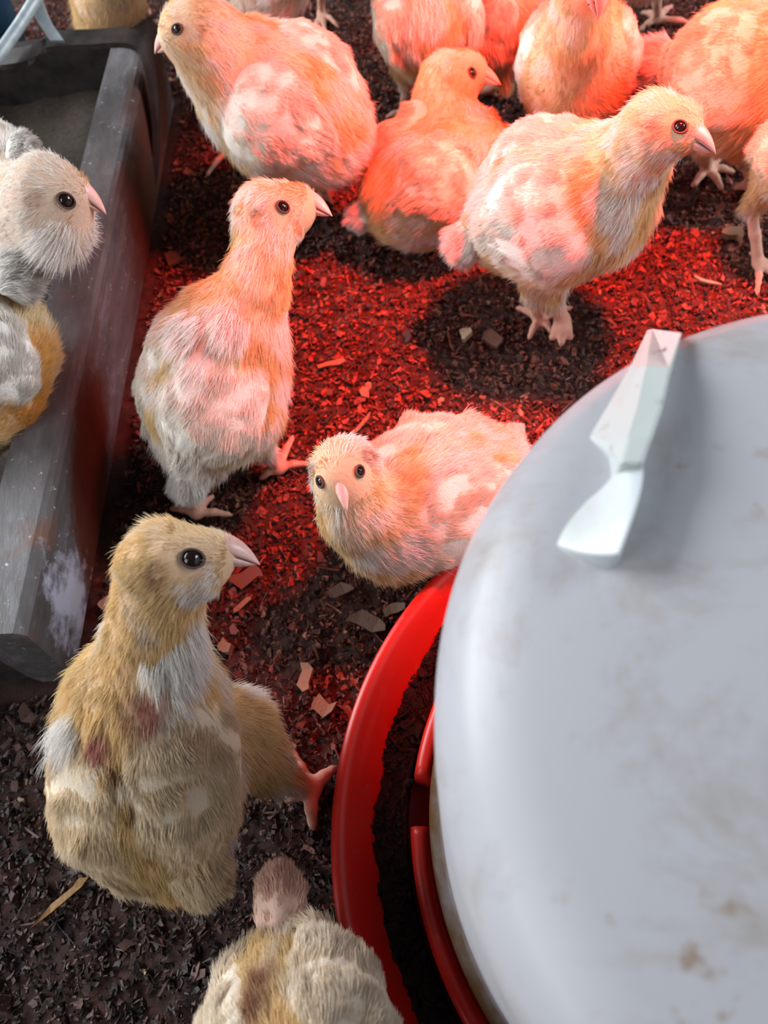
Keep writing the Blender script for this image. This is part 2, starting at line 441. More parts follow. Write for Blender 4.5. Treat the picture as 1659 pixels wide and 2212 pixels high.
# ------------------------------------------------------------------ poultry drinker
DC = (0.122, 0.028)
def drinker():
    r = empty('poultry_drinker', (DC[0], DC[1], 0))
    tag(r, 'bell-shaped white poultry drinker standing in a round red tray', 'poultry drinker')
    mr, nt, b = new_mat('red_plastic')
    nz, rp = noise_ramp(nt, 14, [(.3, (.50, .012, .007)), (.7, (.60, .018, .010))])
    nz2, rp2 = noise_ramp(nt, 130, [(.60, 0.), (.78, .8)], 5, .7)
    nt.links.new(mix(nt, rp2, rp.outputs[0], (.28, .13, .11)), b.inputs['Base Color']); b.inputs['Roughness'].default_value = .38
    prof = [(.0, .004), (.150, .004), (.158, .008), (.172, .040), (.1765, .043), (.1785, .0455), (.1775, .048), (.1735, .0482), (.1715, .0465), (.166, .040), (.154, .013), (.148, .010), (.0, .010)]
    V, F = lathe([(a, z - 0.0028) for a, z in prof], 192); mesh_obj('tray', V, F, mr, r)
    p = at(925, 1732, .04); a = math.atan2(p[1] - DC[1], p[0] - DC[0])
    w = math.radians(4.6)
    ring = [(.1325, .006), (.1345, .040), (.1365, .0425), (.1405, .0425), (.1425, .040), (.1445, .006), (.1325, .006)]
    V, F = lathe(ring, 200, a0=a + w, a1=a + 2 * math.pi - w)
    n = len(ring); F += [tuple(range(n - 1)), tuple(199 * n + k for k in range(n - 1))[::-1]]
    mesh_obj('water_ring', V, F, mr, r)
    # white jar
    mj, nt, b = new_mat('white_plastic')
    tc = node(nt, 'ShaderNodeTexCoord'); sep = node(nt, 'ShaderNodeSeparateXYZ'); nt.links.new(tc.outputs['Object'], sep.inputs[0])
    nz, rp = noise_ramp(nt, 24, [(.50, 0.), (.70, .6)], 8, .72, dist=.3)
    nz1, rp1 = noise_ramp(nt, 75, [(.585, 0.), (.68, .85)], 4, .55)
    nzb, rpb = noise_ramp(nt, 11, [(.45, 0.), (.6, 1.)], 3)
    base = mix(nt, rp, (.375, .38, .415), (.23, .185, .135))
    spk = node(nt, 'ShaderNodeMath', operation='MULTIPLY'); nt.links.new(rp1.outputs[0], spk.inputs[0]); nt.links.new(rpb.outputs[0], spk.inputs[1])
    base = mix(nt, spk, base, (.22, .14, .08))
    # grime along the lower lip
    nzg, rpg = noise_ramp(nt, 60, [(.3, 0.), (.7, 1.)], 5)
    mm = node(nt, 'ShaderNodeMath', operation='MULTIPLY_ADD'); mm.inputs[1].default_value = .014; nt.links.new(rpg.outputs[0], mm.inputs[0]); nt.links.new(sep.outputs['Z'], mm.inputs[2])
    mr2 = node(nt, 'ShaderNodeMapRange'); mr2.inputs[1].default_value = .068; mr2.inputs[2].default_value = .090; mr2.inputs[3].default_value = 1; mr2.inputs[4].default_value = 0
    nt.links.new(mm.outputs[0], mr2.inputs[0])
    base = mix(nt, mr2, base, (.13, .075, .035))
    nt.links.new(base, b.inputs['Base Color']); b.inputs['Roughness'].default_value = .42
    prof = [(.118, .052), (.1315, .052), (.1330, .055), (.1330, .060), (.1315, .0635), (.1285, .066), (.1270, .075), (.1255, .14), (.1238, .205), (.1228, .222), (.1190, .2335), (.112, .240), (.100, .2445), (.08, .249), (.05, .253), (.02, .255), (0, .2553)]
    V, F = lathe(prof, 192); mesh_obj('jar', V, F, mj, r)
    rr = np.array([q[0] for q in prof[::-1]][:9]); zz = np.array([q[1] for q in prof[::-1]][:9])
    def top(x, y, h):
        z = .25
        for _ in range(12):
            p = at(x, y, z + h); z = float(np.interp(math.hypot(p[0] - DC[0], p[1] - DC[1]), rr, zz))
        return at(x, y, z + h) - np.array([DC[0], DC[1], 0])
    # handle: two raised fins, each a ridge on the right falling to the dome on the left
    mh, nt, b = new_mat('handle_plastic')
    nz, rp = noise_ramp(nt, 70, [(.62, 0.), (.72, .8)], 5, .6); nz0, rp0 = noise_ramp(nt, 160, [(.68, 0.), (.72, 1.)], 2)
    c = mix(nt, rp, (.46, .50, .50), (.19, .21, .16)); c = mix(nt, rp0, c, (.10, .10, .09))
    nt.links.new(c, b.inputs['Base Color']); b.inputs['Roughness'].default_value = .4
    mb, nt, b = new_mat('handle_boss_plastic'); nz, rp = noise_ramp(nt, 40, [(.5, (.50, .545, .57)), (.8, (.42, .40, .33))])
    nt.links.new(rp.outputs[0], b.inputs['Base Color']); b.inputs['Roughness'].default_value = .4
    def fin(name, rows, mat, bl=False):
        # rows: list of ((x,y,h) from left to right)
        n = len(rows[0]); V = []; 
        for row in rows:
            for (x, y, h) in row: V.append(top(x, y, h))
        k = len(V); N = len(rows)
        V += [p - np.array([0, 0, .014]) for p in V]
        F = bridge(N, n, False); F += [tuple(x + k for x in q[::-1]) for q in F]
        per = [j for j in range(n)] + [i * n + n - 1 for i in range(1, N)] + [(N - 1) * n + j for j in range(n - 2, -1, -1)] + [i * n for i in range(N - 2, 0, -1)]
        for i in range(len(per)):
            a_, b_ = per[i], per[(i + 1) % len(per)]; F.append((b_, a_, a_ + k, b_ + k))
        o = mesh_obj(name, V, F, mat, r, smooth=False)
        md = o.modifiers.new('b', 'BEVEL'); md.width = .0009; md.segments = 2; md.limit_method = 'ANGLE'; md.angle_limit = math.radians(50)
        return o
    fin('handle', [[(1399, 712, .003), (1404, 710, .0045), (1410, 709, .006), (1474, 717, .006)],
                   [(1362, 790, .002), (1378, 795, .005), (1396, 790, .0085), (1452, 795, .0085)],
                   [(1318, 868, .001), (1344, 880, .005), (1376, 880, .0105), (1432, 880, .0105)],
                   [(1272, 945, .000), (1308, 958, .005), (1354, 950, .012), (1412, 938, .012)],
                   [(1318, 985, .001), (1326, 990, .005), (1338, 1000, .012), (1388, 1002, .012)]], mh)
    o = fin('handle_boss', [[(1326, 1022, .001), (1334, 1014, .006), (1348, 1004, .009), (1394, 1004, .010)],
                        [(1270, 1078, .0012), (1300, 1076, .004), (1342, 1066, .0085), (1391, 1050, .0105)],
                        [(1222, 1128, .0012), (1272, 1142, .0035), (1326, 1138, .008), (1366, 1130, .010)],
                        [(1200, 1176, .0006), (1244, 1194, .003), (1300, 1200, .006), (1340, 1198, .008)]], mb)
    sd = o.modifiers.new('s', 'SUBSURF'); sd.levels = 2; sd.render_levels = 2
    o.data.polygons.foreach_set('use_smooth', np.full(len(o.data.polygons), True))
    return r
drinker()
def wet_bedding():
    n, mrows = 260, 9; V = []
    for i in range(n):
        a = 2 * math.pi * i / n
        for j in range(mrows):
            q = .146 + (.1605 - .146) * j / (mrows - 1)
            if j == mrows - 1: q += .004 * (vnoise(np.array([math.cos(a) * 9, math.sin(a) * 9, 2.]), 1.) - .3)
            x, y = DC[0] + q * math.cos(a), DC[1] + q * math.sin(a)
            z = .017 + .007 * vnoise(np.array([x, y, .4]), 45) + .005 * vnoise(np.array([x, y, 2.4]), 160)
            V.append((x, y, z))
    k = len(V); F = []
    for i in range(n):
        i2 = (i + 1) % n
        for j in range(mrows - 1):
            q = (i * mrows + j, i2 * mrows + j, i2 * mrows + j + 1, i * mrows + j + 1)
            F.append(q[::-1]); F.append(tuple(x + k for x in q))
        F.append((i * mrows, i2 * mrows, i2 * mrows + k, i * mrows + k))
        e = mrows - 1; F.append((i2 * mrows + e, i * mrows + e, i * mrows + e + k, i2 * mrows + e + k))
    V += [(x, y, .0078) for x, y, z in V]
    rng = np.random.RandomState(21); F = list(F)
    for _ in range(2600):
        a = rng.rand() * 6.2832; q = .1465 + .0155 * rng.rand(); x, y = DC[0] + q * math.cos(a), DC[1] + q * math.sin(a)
        z = .017 + .007 * vnoise(np.array([x, y, .4]), 45) + .005 * vnoise(np.array([x, y, 2.4]), 160)
        Lq = rng.gamma(2., .0014) + .001; v_, f_ = flake(rng, Lq, Lq * rng.uniform(.3, .9), .0008, .1)
        t_ = Vector((0, 0, 1)).rotation_difference(Vector(nrm(rng.randn(3) * .6 + (0, 0, 1)))).to_matrix() @ Matrix.Rotation(a * 7, 3, 'Z')
        v_ = v_ @ np.array(t_).T + (x, y, z + .0006); o_ = len(V)
        V += [tuple(p) for p in v_]; F += [tuple(int(i) + o_ for i in q_) for q_ in f_]
    mt, nt, b = new_mat('wet_litter'); nz, rp = noise_ramp(nt, 200, [(.3, (.012, .008, .007)), (.62, (.05, .03, .024)), (.8, (.12, .07, .05))], 8, .7)
    nt.links.new(rp.outputs[0], b.inputs['Base Color']); b.inputs['Roughness'].default_value = .35
    bump(nt, b, nz.outputs['Fac'], .9, .004)
    tag(mesh_obj('wet_bedding', V, F, mt), 'dark wet bedding and droppings filling the red tray channel', 'bedding', kind='stuff')
wet_bedding()

# ------------------------------------------------------------------ chicks
CORN = np.array([(i, j, k) for i in (0, 1) for j in (0, 1) for k in (0, 1)])
EDGES = [(a, b) for a in range(8) for b in range(a + 1, 8) if np.abs(CORN[a] - CORN[b]).sum() == 1]
def surface_nets(D, org, h):
    nx, ny, nz = D.shape
    sl = [D[i:nx - 1 + i, j:ny - 1 + j, k:nz - 1 + k] for i, j, k in CORN]
    cnt = sum((s < 0).astype(np.int8) for s in sl)
    mask = (cnt > 0) & (cnt < 8)
    idx = -np.ones(mask.shape, np.int64); idx[mask] = np.arange(mask.sum())
    ijk = np.argwhere(mask).astype(float)
    dv = [s[mask] for s in sl]; acc = np.zeros_like(ijk); n = np.zeros(len(ijk))
    for a, b in EDGES:
        c = (dv[a] < 0) != (dv[b] < 0)
        t = np.where(c, dv[a] / (dv[a] - dv[b] + 1e-20), 0)
        acc += c[:, None] * (CORN[a] + t[:, None] * (CORN[b] - CORN[a])); n += c
    V = (ijk + acc / n[:, None]) * h + org
    Q = []
    S = D < 0
    for ax in range(3):
        o1, o2 = [(1, 2), (2, 0), (0, 1)][ax]
        A = np.take(S, range(S.shape[ax] - 1), ax); B = np.take(S, range(1, S.shape[ax]), ax)
        E = np.argwhere(A != B)
        E = E[(E[:, o1] > 0) & (E[:, o2] > 0) & (E[:, o1] < D.shape[o1] - 1) & (E[:, o2] < D.shape[o2] - 1)]
        inside = S[tuple(E.T)]
        q = []
        for d1, d2_ in ((-1, -1), (0, -1), (0, 0), (-1, 0)):
            e = E.copy(); e[:, o1] += d1; e[:, o2] += d2_; q.append(idx[tuple(e.T)])
        q = np.stack(q, 1); q[~inside] = q[~inside][:, ::-1]; Q.append(q)
    return V, np.concatenate(Q)

def cone_d(P, a, b, ra, rb):
    ba = b - a; L2 = ba @ ba + 1e-12
    t = np.clip(((P - a) @ ba) / L2, 0, 1)
    return np.linalg.norm(P - a - t[..., None] * ba, axis=-1) - (ra + t * (rb - ra))

def sdf_at(P, prims):
    D = np.full(P.shape[:-1], 1.0)
    for a, b, ra, rb, k, *_ in prims:
        d = cone_d(P, a, b, ra, rb)
        hh = np.clip(.5 + .5 * (D - d) / k, 0, 1)
        D = D * (1 - hh) + d * hh - k * hh * (1 - hh)
    return D
def sdf_grid(prims, vox):
    lo = np.min([np.minimum(p[0] - p[2], p[1] - p[3]) for p in prims], 0) - .008
    hi = np.max([np.maximum(p[0] + p[2], p[1] + p[3]) for p in prims], 0) + .008
    n = np.ceil((hi - lo) / vox).astype(int) + 1
    D = np.full(n, .03, np.float32)
    for a, b, ra, rb, k, *_ in prims:
        mg = 2 * k + .004
        l = np.maximum(np.floor((np.minimum(a - ra, b - rb) - mg - lo) / vox).astype(int), 0)
        u = np.minimum(np.ceil((np.maximum(a + ra, b + rb) + mg - lo) / vox).astype(int) + 1, n)
        gx, gy, gz = [lo[i] + vox * np.arange(l[i], u[i]) for i in range(3)]
        P = np.stack(np.meshgrid(gx, gy, gz, indexing='ij'), -1)
        d = cone_d(P, a, b, ra, rb); s = D[l[0]:u[0], l[1]:u[1], l[2]:u[2]]
        hh = np.clip(.5 + .5 * (s - d) / k, 0, 1)
        D[l[0]:u[0], l[1]:u[1], l[2]:u[2]] = s * (1 - hh) + d * hh - k * hh * (1 - hh)
    return surface_nets(D, lo, vox)

def sample(V, F, n, rng, w=None):
    T = np.concatenate([F[:, [0, 1, 2]], F[:, [0, 2, 3]]])
    a, b, c = V[T[:, 0]], V[T[:, 1]], V[T[:, 2]]
    cr_ = np.cross(b - a, c - a); ar = np.linalg.norm(cr_, axis=1)
    if w is not None: ar = ar * w[T].mean(1)
    cs = np.cumsum(ar); k = np.searchsorted(cs, rng.rand(n) * cs[-1]); k = np.minimum(k, len(T) - 1)
    u, v = rng.rand(n), rng.rand(n); m_ = u + v > 1; u[m_], v[m_] = 1 - u[m_], 1 - v[m_]
    B = np.stack([1 - u - v, u, v], 1)
    P = (V[T[k]] * B[..., None]).sum(1); N = nrm(cr_[k])
    return P, N, T[k], B

def strands(name, parent, origin, P, N, T, L, col, rad, lift, rng, wild=.3, clump=.30, cell=260., sag=.12):
    n = len(P); NP = 4
    T = nrm(T - N * (T * N).sum(1, keepdims=True))
    cl = np.stack([vnoise(P + q, cell) - .5 for q in (0, 3.3, 7.1)], 1) * 2
    dirv = nrm(T + clump * cl + wild * rng.randn(n, 3) * .5)
    s = np.linspace(0, 1, NP)[None, :, None]
    pos = (P - N * .0006)[:, None] + L[:, None, None] * (dirv[:, None] * s + N[:, None] * (lift[:, None, None] * (s - .45 * s * s)) - np.array([0, 0, sag]) * s * s)
    hc = bpy.data.hair_curves.new(name); hc.add_curves([NP] * n)
    hc.attributes['position'].data.foreach_set('vector', (pos - np.asarray(origin)).astype(np.float32).ravel())
    ra = hc.attributes.get('radius') or hc.attributes.new('radius', 'FLOAT', 'POINT')
    rr = rad[:, None] * np.array([1., .9, .6, .15])[None]
    ra.data.foreach_set('value', rr.astype(np.float32).ravel())
    ca = hc.attributes.new('tint', 'FLOAT_COLOR', 'CURVE'); c = np.ones((n, 4), np.float32); c[:, :3] = np.clip(col, 0, 1)
    ca.data.foreach_set('color', c.ravel())
    hc.materials.append(M_STRAND)
    o = bpy.data.objects.new(name, hc); COL.objects.link(o); o.parent = parent
    return o

YEL = np.array([.78, .59, .32]); BUFF = np.array([.70, .54, .34]); WHT = np.array([.86, .83, .80]); SKIN = np.array([.62, .36, .27]); LEG = np.array([.60, .33, .25])
CREAM = np.array([.88, .79, .55])

def sphere(c, rad, f_, up_, n=14, mseg=20, sc=(1, 1, 1)):
    side = np.cross(up_, f_); V = []
    for i in range(n + 1):
        th = math.pi * i / n
        for j in range(mseg):
            ph = 2 * math.pi * j / mseg
            V.append(c + rad * (sc[0] * math.cos(th) * f_ + sc[1] * math.sin(th) * math.cos(ph) * side + sc[2] * math.sin(th) * math.sin(ph) * up_))
    return np.array(V), bridge(n + 1, mseg)

def chick(label, spine, beak=None, eye=None, tail=None, legs=(), white=.45, seed=0, vox=.0018, dens=1., auto_legs=0, wings=True, yellow=1.0, wing_phi=(62, 62), wing_w=1., head_up=None, eye_r=.0032, extra=(), profile=14, tufts=(), patches=(), thin=1.0, wing_white=.9, hairL=1.):
    rng = np.random.RandomState(seed + 11)
    nodes = []
    for (x, y, z, rp) in spine:
        p = at(x, y, z); nodes.append((p, rp * depth(p) / FPX))
    pts = [p for p, _ in nodes]; rad = [q for _, q in nodes]
    body_i = 2                                                  # nodes 0..2 are rump, middle, shoulder; then neck and head
    prims = []
    for i in range(len(nodes) - 1):
        k = .018 if i < 3 else .010
        tagname = 'body' if i < 2 else ('neck' if i < len(nodes) - 2 else 'head')
        prims.append((pts[i], pts[i + 1], rad[i], rad[i + 1], k, tagname, nrm(pts[i] - pts[i + 1])))
    axis = nrm(pts[2] - pts[0]); hz = nrm(np.array([axis[0], axis[1], 0])); side = np.array([-hz[1], hz[0], 0.])   # side = the chick's left
    for (x, y, z, rp) in extra:
        p = at(x, y, z); q = rp * depth(p) / FPX
        prims.append((p, p + axis * .001, q, q, .015, 'body', -axis))
    if beak is not None:
        b0, b1 = at(*beak['base']), at(*beak['tip']); fd = nrm(b1 - b0)
        prims.append((pts[-1], b0 - fd * .0035, rad[-1] * .86, beak.get('w', .0046) * .92, .006, 'head', -fd))
    origin = np.array([pts[1][0], pts[1][1], 0.])
    # legs
    def add_leg(hip, hock, foot, toes, thigh=.013, fat=1.):
        prims.append((hip, hock, thigh, .0058 * fat, .010, 'body', nrm(hock - hip) + (0, 0, -.2)))
        mid = hock + (foot - hock) * .5
        prims.append((hock, mid, .0046 * fat, .0036 * fat, .003, 'leg', axis)); prims.append((mid, foot, .0036 * fat, .0041 * fat, .003, 'leg', axis))
        for tpt in toes:
            dv = tpt - foot; ll = np.linalg.norm(dv)
            knk = foot + dv * .5 + np.array([0, 0, .0022])
            prims.append((foot, knk, .0031 * fat, .0025 * fat, .0025, 'leg', axis)); prims.append((knk, foot + dv * .85, .0025 * fat, .0019 * fat, .0015, 'leg', axis))
            prims.append((foot + dv * .85, tpt + np.array([0, 0, -.001]), .0017 * fat, .0007, .0012, 'claw', axis))
    for lg in legs:
        hip, hock = at(*lg['hip']), at(*lg['hock']); foot = at(lg['foot'][0], lg['foot'][1], .0045 if len(lg['foot']) < 3 else lg['foot'][2])
        add_leg(hip, hock, foot, [at(t[0], t[1], .003 if len(t) < 3 else t[2]) for t in lg['toes']], lg.get('thigh', .013), lg.get('fat', 1.))
    for sgn in ((1, -1) if auto_legs == 2 else ((auto_legs,) if auto_legs in (1, -1) else ())):
        base = pts[1] * .75 + pts[0] * .25; hip = base + side * sgn * rad[1] * .45 - np.array([0, 0, rad[1] * .4])
        foot = np.array([*(hip + hz * .012 + side * sgn * .004)[:2], .0045]); hock = np.array([*(hip - hz * .012)[:2], max(.02, hip[2] * .5)])
        toes = []
        for a_ in (-.75, 0, .75):
            dr = hz * math.cos(a_) + side * math.sin(a_); toes.append(np.array([*(foot + dr * (.034 if a_ == 0 else .028))[:2], .003]))
        toes.append(np.array([*(foot - hz * .013 + side * -sgn * .005)[:2], .003]))
        add_leg(hip, hock, foot, toes)
    root = empty('chick', tuple(origin)); tag(root, label, 'chick', 'chicks in the pen')
    V, F = sdf_grid(prims, vox)
    # Laplacian-free: classify vertices by nearest primitive
    dd = np.stack([cone_d(V, p[0], p[1], p[2], p[3]) for p in prims], 1)
    near = dd.argmin(1); names = np.array([p[5] for p in prims]); vt = names[near]
    w = np.exp(-np.clip(dd, 0, None) / .006) * np.array([1. if p[5] in ('body', 'neck', 'head') else 0. for p in prims])[None]
    flow = nrm(w @ np.stack([p[6] for p in prims]))
    has_head = beak is not None
    bare = np.isin(vt, ('leg', 'claw'))
    cols = np.where(bare[:, None], LEG * (0.85 + .3 * vnoise(V, 300))[:, None], SKIN * .95)
    hpos = pts[-1]; F_ = None; eyes = []; upv = None
    ear = []
    if has_head:
        btip = at(*beak['tip']); bbase = at(*beak['base']); bl = np.linalg.norm(btip - bbase); F_ = nrm(btip - bbase)
        hc_ = pts[-2] * .5 + pts[-1] * .5
        upg = np.asarray(head_up if head_up is not None else (0, 0, 1.), float)
        upv = nrm(upg - F_ * (upg @ F_)); lat = np.cross(upv, F_)                     # lat = its left
        if eye is not None:
            d = nrm(ray(*eye)); t0 = .05; p = CAM + d * t0
            for _ in range(60):
                s_ = float(sdf_at(p[None], prims)[0])
                if s_ < .0003: break
                p = p + d * max(s_ * .9, .0004)
            e0 = p; q = e0 - hc_; sgn = 1 if q @ lat > 0 else -1
            if profile:
                qp = nrm(q - F_ * (q @ F_)); lat = sgn * qp; upv = np.cross(F_, lat)
                dl = math.radians(profile); lat = lat * math.cos(dl) - upv * sgn * math.sin(dl); upv = np.cross(F_, lat)
            e1 = e0 - 2 * (q @ lat) * lat
            # the other eye sits mirrored; push it to the surface
            for _ in range(30):
                s_ = float(sdf_at(e1[None], prims)[0]); e1 = e1 - (-sgn * lat) * s_ * .7
            eyes = [(e0, sgn), (e1, -sgn)]
        else:
            for sgn in (1, -1):
                p = hc_ + F_ * .006 + upv * .003
                for _ in range(30):
                    p = p - sgn * lat * float(sdf_at(p[None], prims)[0]) * .8
                eyes.append((p, sgn))
        hr = rad[-2]
        ear = []
        for e, _ in eyes:
            q = e - F_ * hr * .62 - upv * hr * .42; o_ = nrm(q - hc_ - F_ * ((q - hc_) @ F_))
            for _k in range(25): q = q - o_ * float(sdf_at(q[None], prims)[0]) * .8
            ear.append(q)
        dface = np.linalg.norm(V - (bbase + F_ * .002), axis=1)
    # hair density
    wt = np.ones(len(V)); wt[bare] = 0
    zl = V[:, 2] < .004; wt[zl] *= .2
    P, N, T3, B = sample(V, F, int(64000 * dens), rng, wt)
    def ip(A): return (A[T3] * (B[..., None] if A.ndim > 1 else B)).sum(1)
    fl = ip(flow); n = len(P)
    # plumage colour: yellow down with whiter feather patches
    nz = vnoise(P, 55) * .6 + vnoise(P, 130) * .4
    isneck = np.isin(vt[T3[:, 0]], ('neck', 'head'))
    wmix = np.clip((nz - (1 - white)) * 5 + .5, 0, 1)
    base = YEL * yellow + WHT * (1 - yellow)
    base = base * (.8 + .4 * vnoise(P, 90))[:, None]
    under = np.clip((.4 - N[:, 2]) * .6, 0, .6)
    col = base * (1 - wmix[:, None]) + WHT * wmix[:, None]
    L = np.where(isneck, .0050, .0072) * rng.uniform(.5, 1.35, n) * hairL
    lift = rng.uniform(.15, .6, n)
    keep = np.ones(n, bool)
    if has_head:
        hh = np.linalg.norm(P - hpos, axis=1)
        crown = np.clip(((P - hc_) @ upv) / hr, -1, 1)
        ish = vt[T3[:, 0]] == 'head'
        L = np.where(ish, .0034 * rng.uniform(.5, 1.25, n) * hairL, L); lift = np.where(ish, rng.uniform(.3, .9, n), lift)
        col = np.where(ish[:, None], col * .45 + CREAM * .55, col)
        cheek = ish & (vnoise(P, 110) > .52) & (crown < .35); col = np.where(cheek[:, None], WHT * .9, col)
        nape = ish & (vnoise(P + 5, 90) > .6); col = np.where(nape[:, None], np.array([.62, .42, .22]), col)
        chin = ish & (crown < -.35); col = np.where(chin[:, None], WHT * .92, col)
        keep &= ~(((P - bbase) @ F_ > -.0006) & (np.linalg.norm(P - bbase, axis=1) < .014))
        for (e, _), ea in zip(eyes, ear):
            de = np.linalg.norm(P - e, axis=1); keep &= de > eye_r * 1.05
            L = np.where(de < .006, L * .6, L)
            rd = de < .0085; col = np.where(rd[:, None], col * .7 + SKIN * .3, col)
            dq = np.linalg.norm(P - ea, axis=1) * (.7 + .6 * vnoise(P, 300)); pk = np.clip(1.3 - dq / .0045, 0, .85)[:, None]
            col = col * (1 - pk) + np.array([.30, .15, .08]) * pk
            keep &= (dq > .0022) | (rng.rand(n) < .25)
            dv_ = np.linalg.norm(V - ea, axis=1); pk = np.clip(1.4 - dv_ / .0035, 0, 1)[:, None]
            cols = cols * (1 - pk) + np.array([.28, .09, .06]) * pk
    cols = np.where(bare[:, None], cols, cols * .55 + .45 * (YEL * yellow + WHT * (1 - yellow)))
    # throat and belly a little whiter
    col = col * (1 - .25 * np.clip(-N[:, 2], 0, 1)[:, None]) + WHT * .25 * np.clip(-N[:, 2], 0, 1)[:, None]
    def surf_px(x, y):
        d = nrm(ray(x, y)); p = CAM + d * .05
        for _ in range(80):
            s_ = float(sdf_at(p[None], prims)[0])
            if s_ < .0004: break
            p = p + d * max(s_ * .9, .0005)
        return p
    for (x, y, rp, cc) in patches:
        p = surf_px(x, y); q = rp * depth(p) / FPX; dq = np.linalg.norm(P - p, axis=1) * (.75 + .5 * vnoise(P, 160))
        pk = np.clip(1.5 - dq / q, 0, 1)[:, None]; col = col * (1 - pk) + np.asarray(cc) * pk
    for (x, y, rp) in tufts:
        p = surf_px(x, y); q = rp * depth(p) / FPX; dq = np.linalg.norm(P - p, axis=1) * (.7 + .6 * vnoise(P, 200))
        ins = dq < q; pk = np.clip(1.3 - dq / q, 0, 1)[:, None] > .3
        col = np.where(pk, WHT * 1.02, col); L = np.where(ins, L * 1.5, L); lift = np.where(ins, lift + .55, lift)
    body = mesh_obj('body', V, F, M_BODY, root, origin, cols=cols)
    r0 = np.full(n, .000115)
    s = keep
    strands('down', body, origin, P[s], N[s], fl[s], L[s], col[s] * rng.uniform(.85, 1.1, (s.sum(), 1)), r0[s], lift[s], rng)
    if has_head:
        # beak: two mandibles lofted along the bill
        bw = beak.get('w', .0046); bh = bw * 1.0
        nr, ns = 10, 14
        def mandible(name, top_h, bot_h, length, drop, wsc):
            Vb = []
            for i in range(nr):
                t = i / (nr - 1); tt = -.35 + 1.35 * t
                c = bbase + F_ * bl * length * tt - upv * drop(max(t, 0)) 
                wd = bw * wsc * (1 - t ** 1.7) ** .9 + .0002; th_ = top_h * (1 - t ** 2.0) + .0002; bt_ = bot_h * (1 - t ** 2.0) + .00015
                for j in range(ns):
                    a_ = 2 * math.pi * j / ns; sy = math.sin(a_)
                    Vb.append(c + lat * wd * math.cos(a_) + upv * (th_ if sy > 0 else bt_) * sy)
            return mesh_obj(name, Vb, bridge(nr, ns, True, True), M_BEAK, root, origin)
        up_ = mandible('upper_beak', bh, bh * .25, 1.0, lambda t: .0026 * t ** 2.2 - .0008, 1.0)
        mandible('lower_beak', bh * .15, bh * .55, .86, lambda t: .0013 + .0008 * t, .85)
        for e, sgn in eyes:
            on = nrm(np.asarray([sdf_at((e + dx)[None], prims)[0] - sdf_at((e - dx)[None], prims)[0] for dx in np.eye(3) * .0006]))
            c = e - on * eye_r * .5
            Vs, Fs = sphere(c, eye_r, on, nrm(upv - on * (upv @ on)), 12, 18)
            eo = mesh_obj('eye', Vs, Fs, M_EYE, root, origin)
            t1 = nrm(F_ - on * (F_ @ on)); t2 = np.cross(on, t1); Vl = []
            for i in range(28):
                a_ = 2 * math.pi * i / 28; dr = t1 * math.cos(a_) * 1.06 + t2 * math.sin(a_) * .84
                for j in range(8):
                    b_ = 2 * math.pi * j / 8
                    Vl.append(e + on * .0004 + dr * (eye_r * 1.0 + .0006 * math.cos(b_)) + on * .0007 * math.sin(b_))
            fl_ = bridge(28, 8) + [(27 * 8 + j, 27 * 8 + (j + 1) % 8, (j + 1) % 8, j) for j in range(8)]
            mesh_obj('eyelid', Vl, fl_, M_LID, eo, origin)
    # wings: feathered plates lying on the flanks
    bprims = [p for p in prims if p[5] == 'body' or p is prims[2]][:3] + [prims[2]]
    if wings:
        for sgn, phi0 in ((1, wing_phi[0]), (-1, wing_phi[1])):
            nu, nv = 46, 26
            upb = nrm(np.array([0, 0, 1.]) - axis * axis[2]); sd_ = np.cross(upb, axis) * 1.0     # left of the body
            U = np.linspace(0, 1, nu); TOP = np.zeros((nu, nv, 3)); NRM = np.zeros((nu, nv, 3)); LIFT = np.zeros((nu, nv))
            c0 = pts[2] + axis * rad[2] * .25; c1 = pts[0] - axis * rad[0] * .35
            for i, u_ in enumerate(U):
                c = c0 + (c1 - c0) * u_
                half = math.radians(44 * wing_w) * (math.sin(math.pi * min(1, (u_ * .88 + .12)) ** .8) ** .65 if u_ < .999 else .05)
                half = max(half, math.radians(3))
                drift = math.radians(-16) * (u_ - .35)                     # the tip runs up towards the tail
                for j in range(nv):
                    v_ = -1 + 2 * j / (nv - 1)
                    ph = math.radians(phi0) + drift + v_ * half
                    e = upb * math.cos(ph) + sd_ * sgn * math.sin(ph)
                    TOP[i, j] = c; NRM[i, j] = e
                    edge = ((1 - v_ ** 2) ** .8 if v_ < 0 else (1 - v_ ** 8) ** .8) * min(1, u_ * 3.2) ** .8 * min(1, (1 - u_) * 6 + .15)
                    cov = ((u_ * 5.0 + .35 * abs(math.sin(v_ * 9 + (int(u_ * 5) % 2) * 1.57))) % 1.0) if u_ < .5 else 0
                    fli = (abs(((v_ + u_ * .6) * 4.2) % 1.0)) if u_ >= .42 else 0
                    fli *= min(1, max(0, u_ - .42) * 4)
                    nzl = float(vnoise(np.array([u_ * 5 + seed, v_ * 3, 1.5 * sgn]), 1.0))
                    dive = max(0, 1 - u_ / .22) ** 1.5 * .0045 + max(0, -v_ * sgn * 0 - .0) + max(0, abs(v_) - .8) * .006 * (1 if v_ < 0 else .2)
                    LIFT[i, j] = edge * (.0052 + .0016 * (nzl - .5) + .0012 * fli) - dive
            P0 = TOP.reshape(-1, 3); E0 = NRM.reshape(-1, 3); lo_ = np.zeros(len(P0)); hi_ = np.full(len(P0), max(rad[:3]) * 1.9)
            for _ in range(22):
                md = (lo_ + hi_) / 2; ins = sdf_at(P0 + E0 * md[:, None], bprims) < 0
                lo_ = np.where(ins, md, lo_); hi_ = np.where(ins, hi_, md)
            surf = P0 + E0 * lo_[:, None]
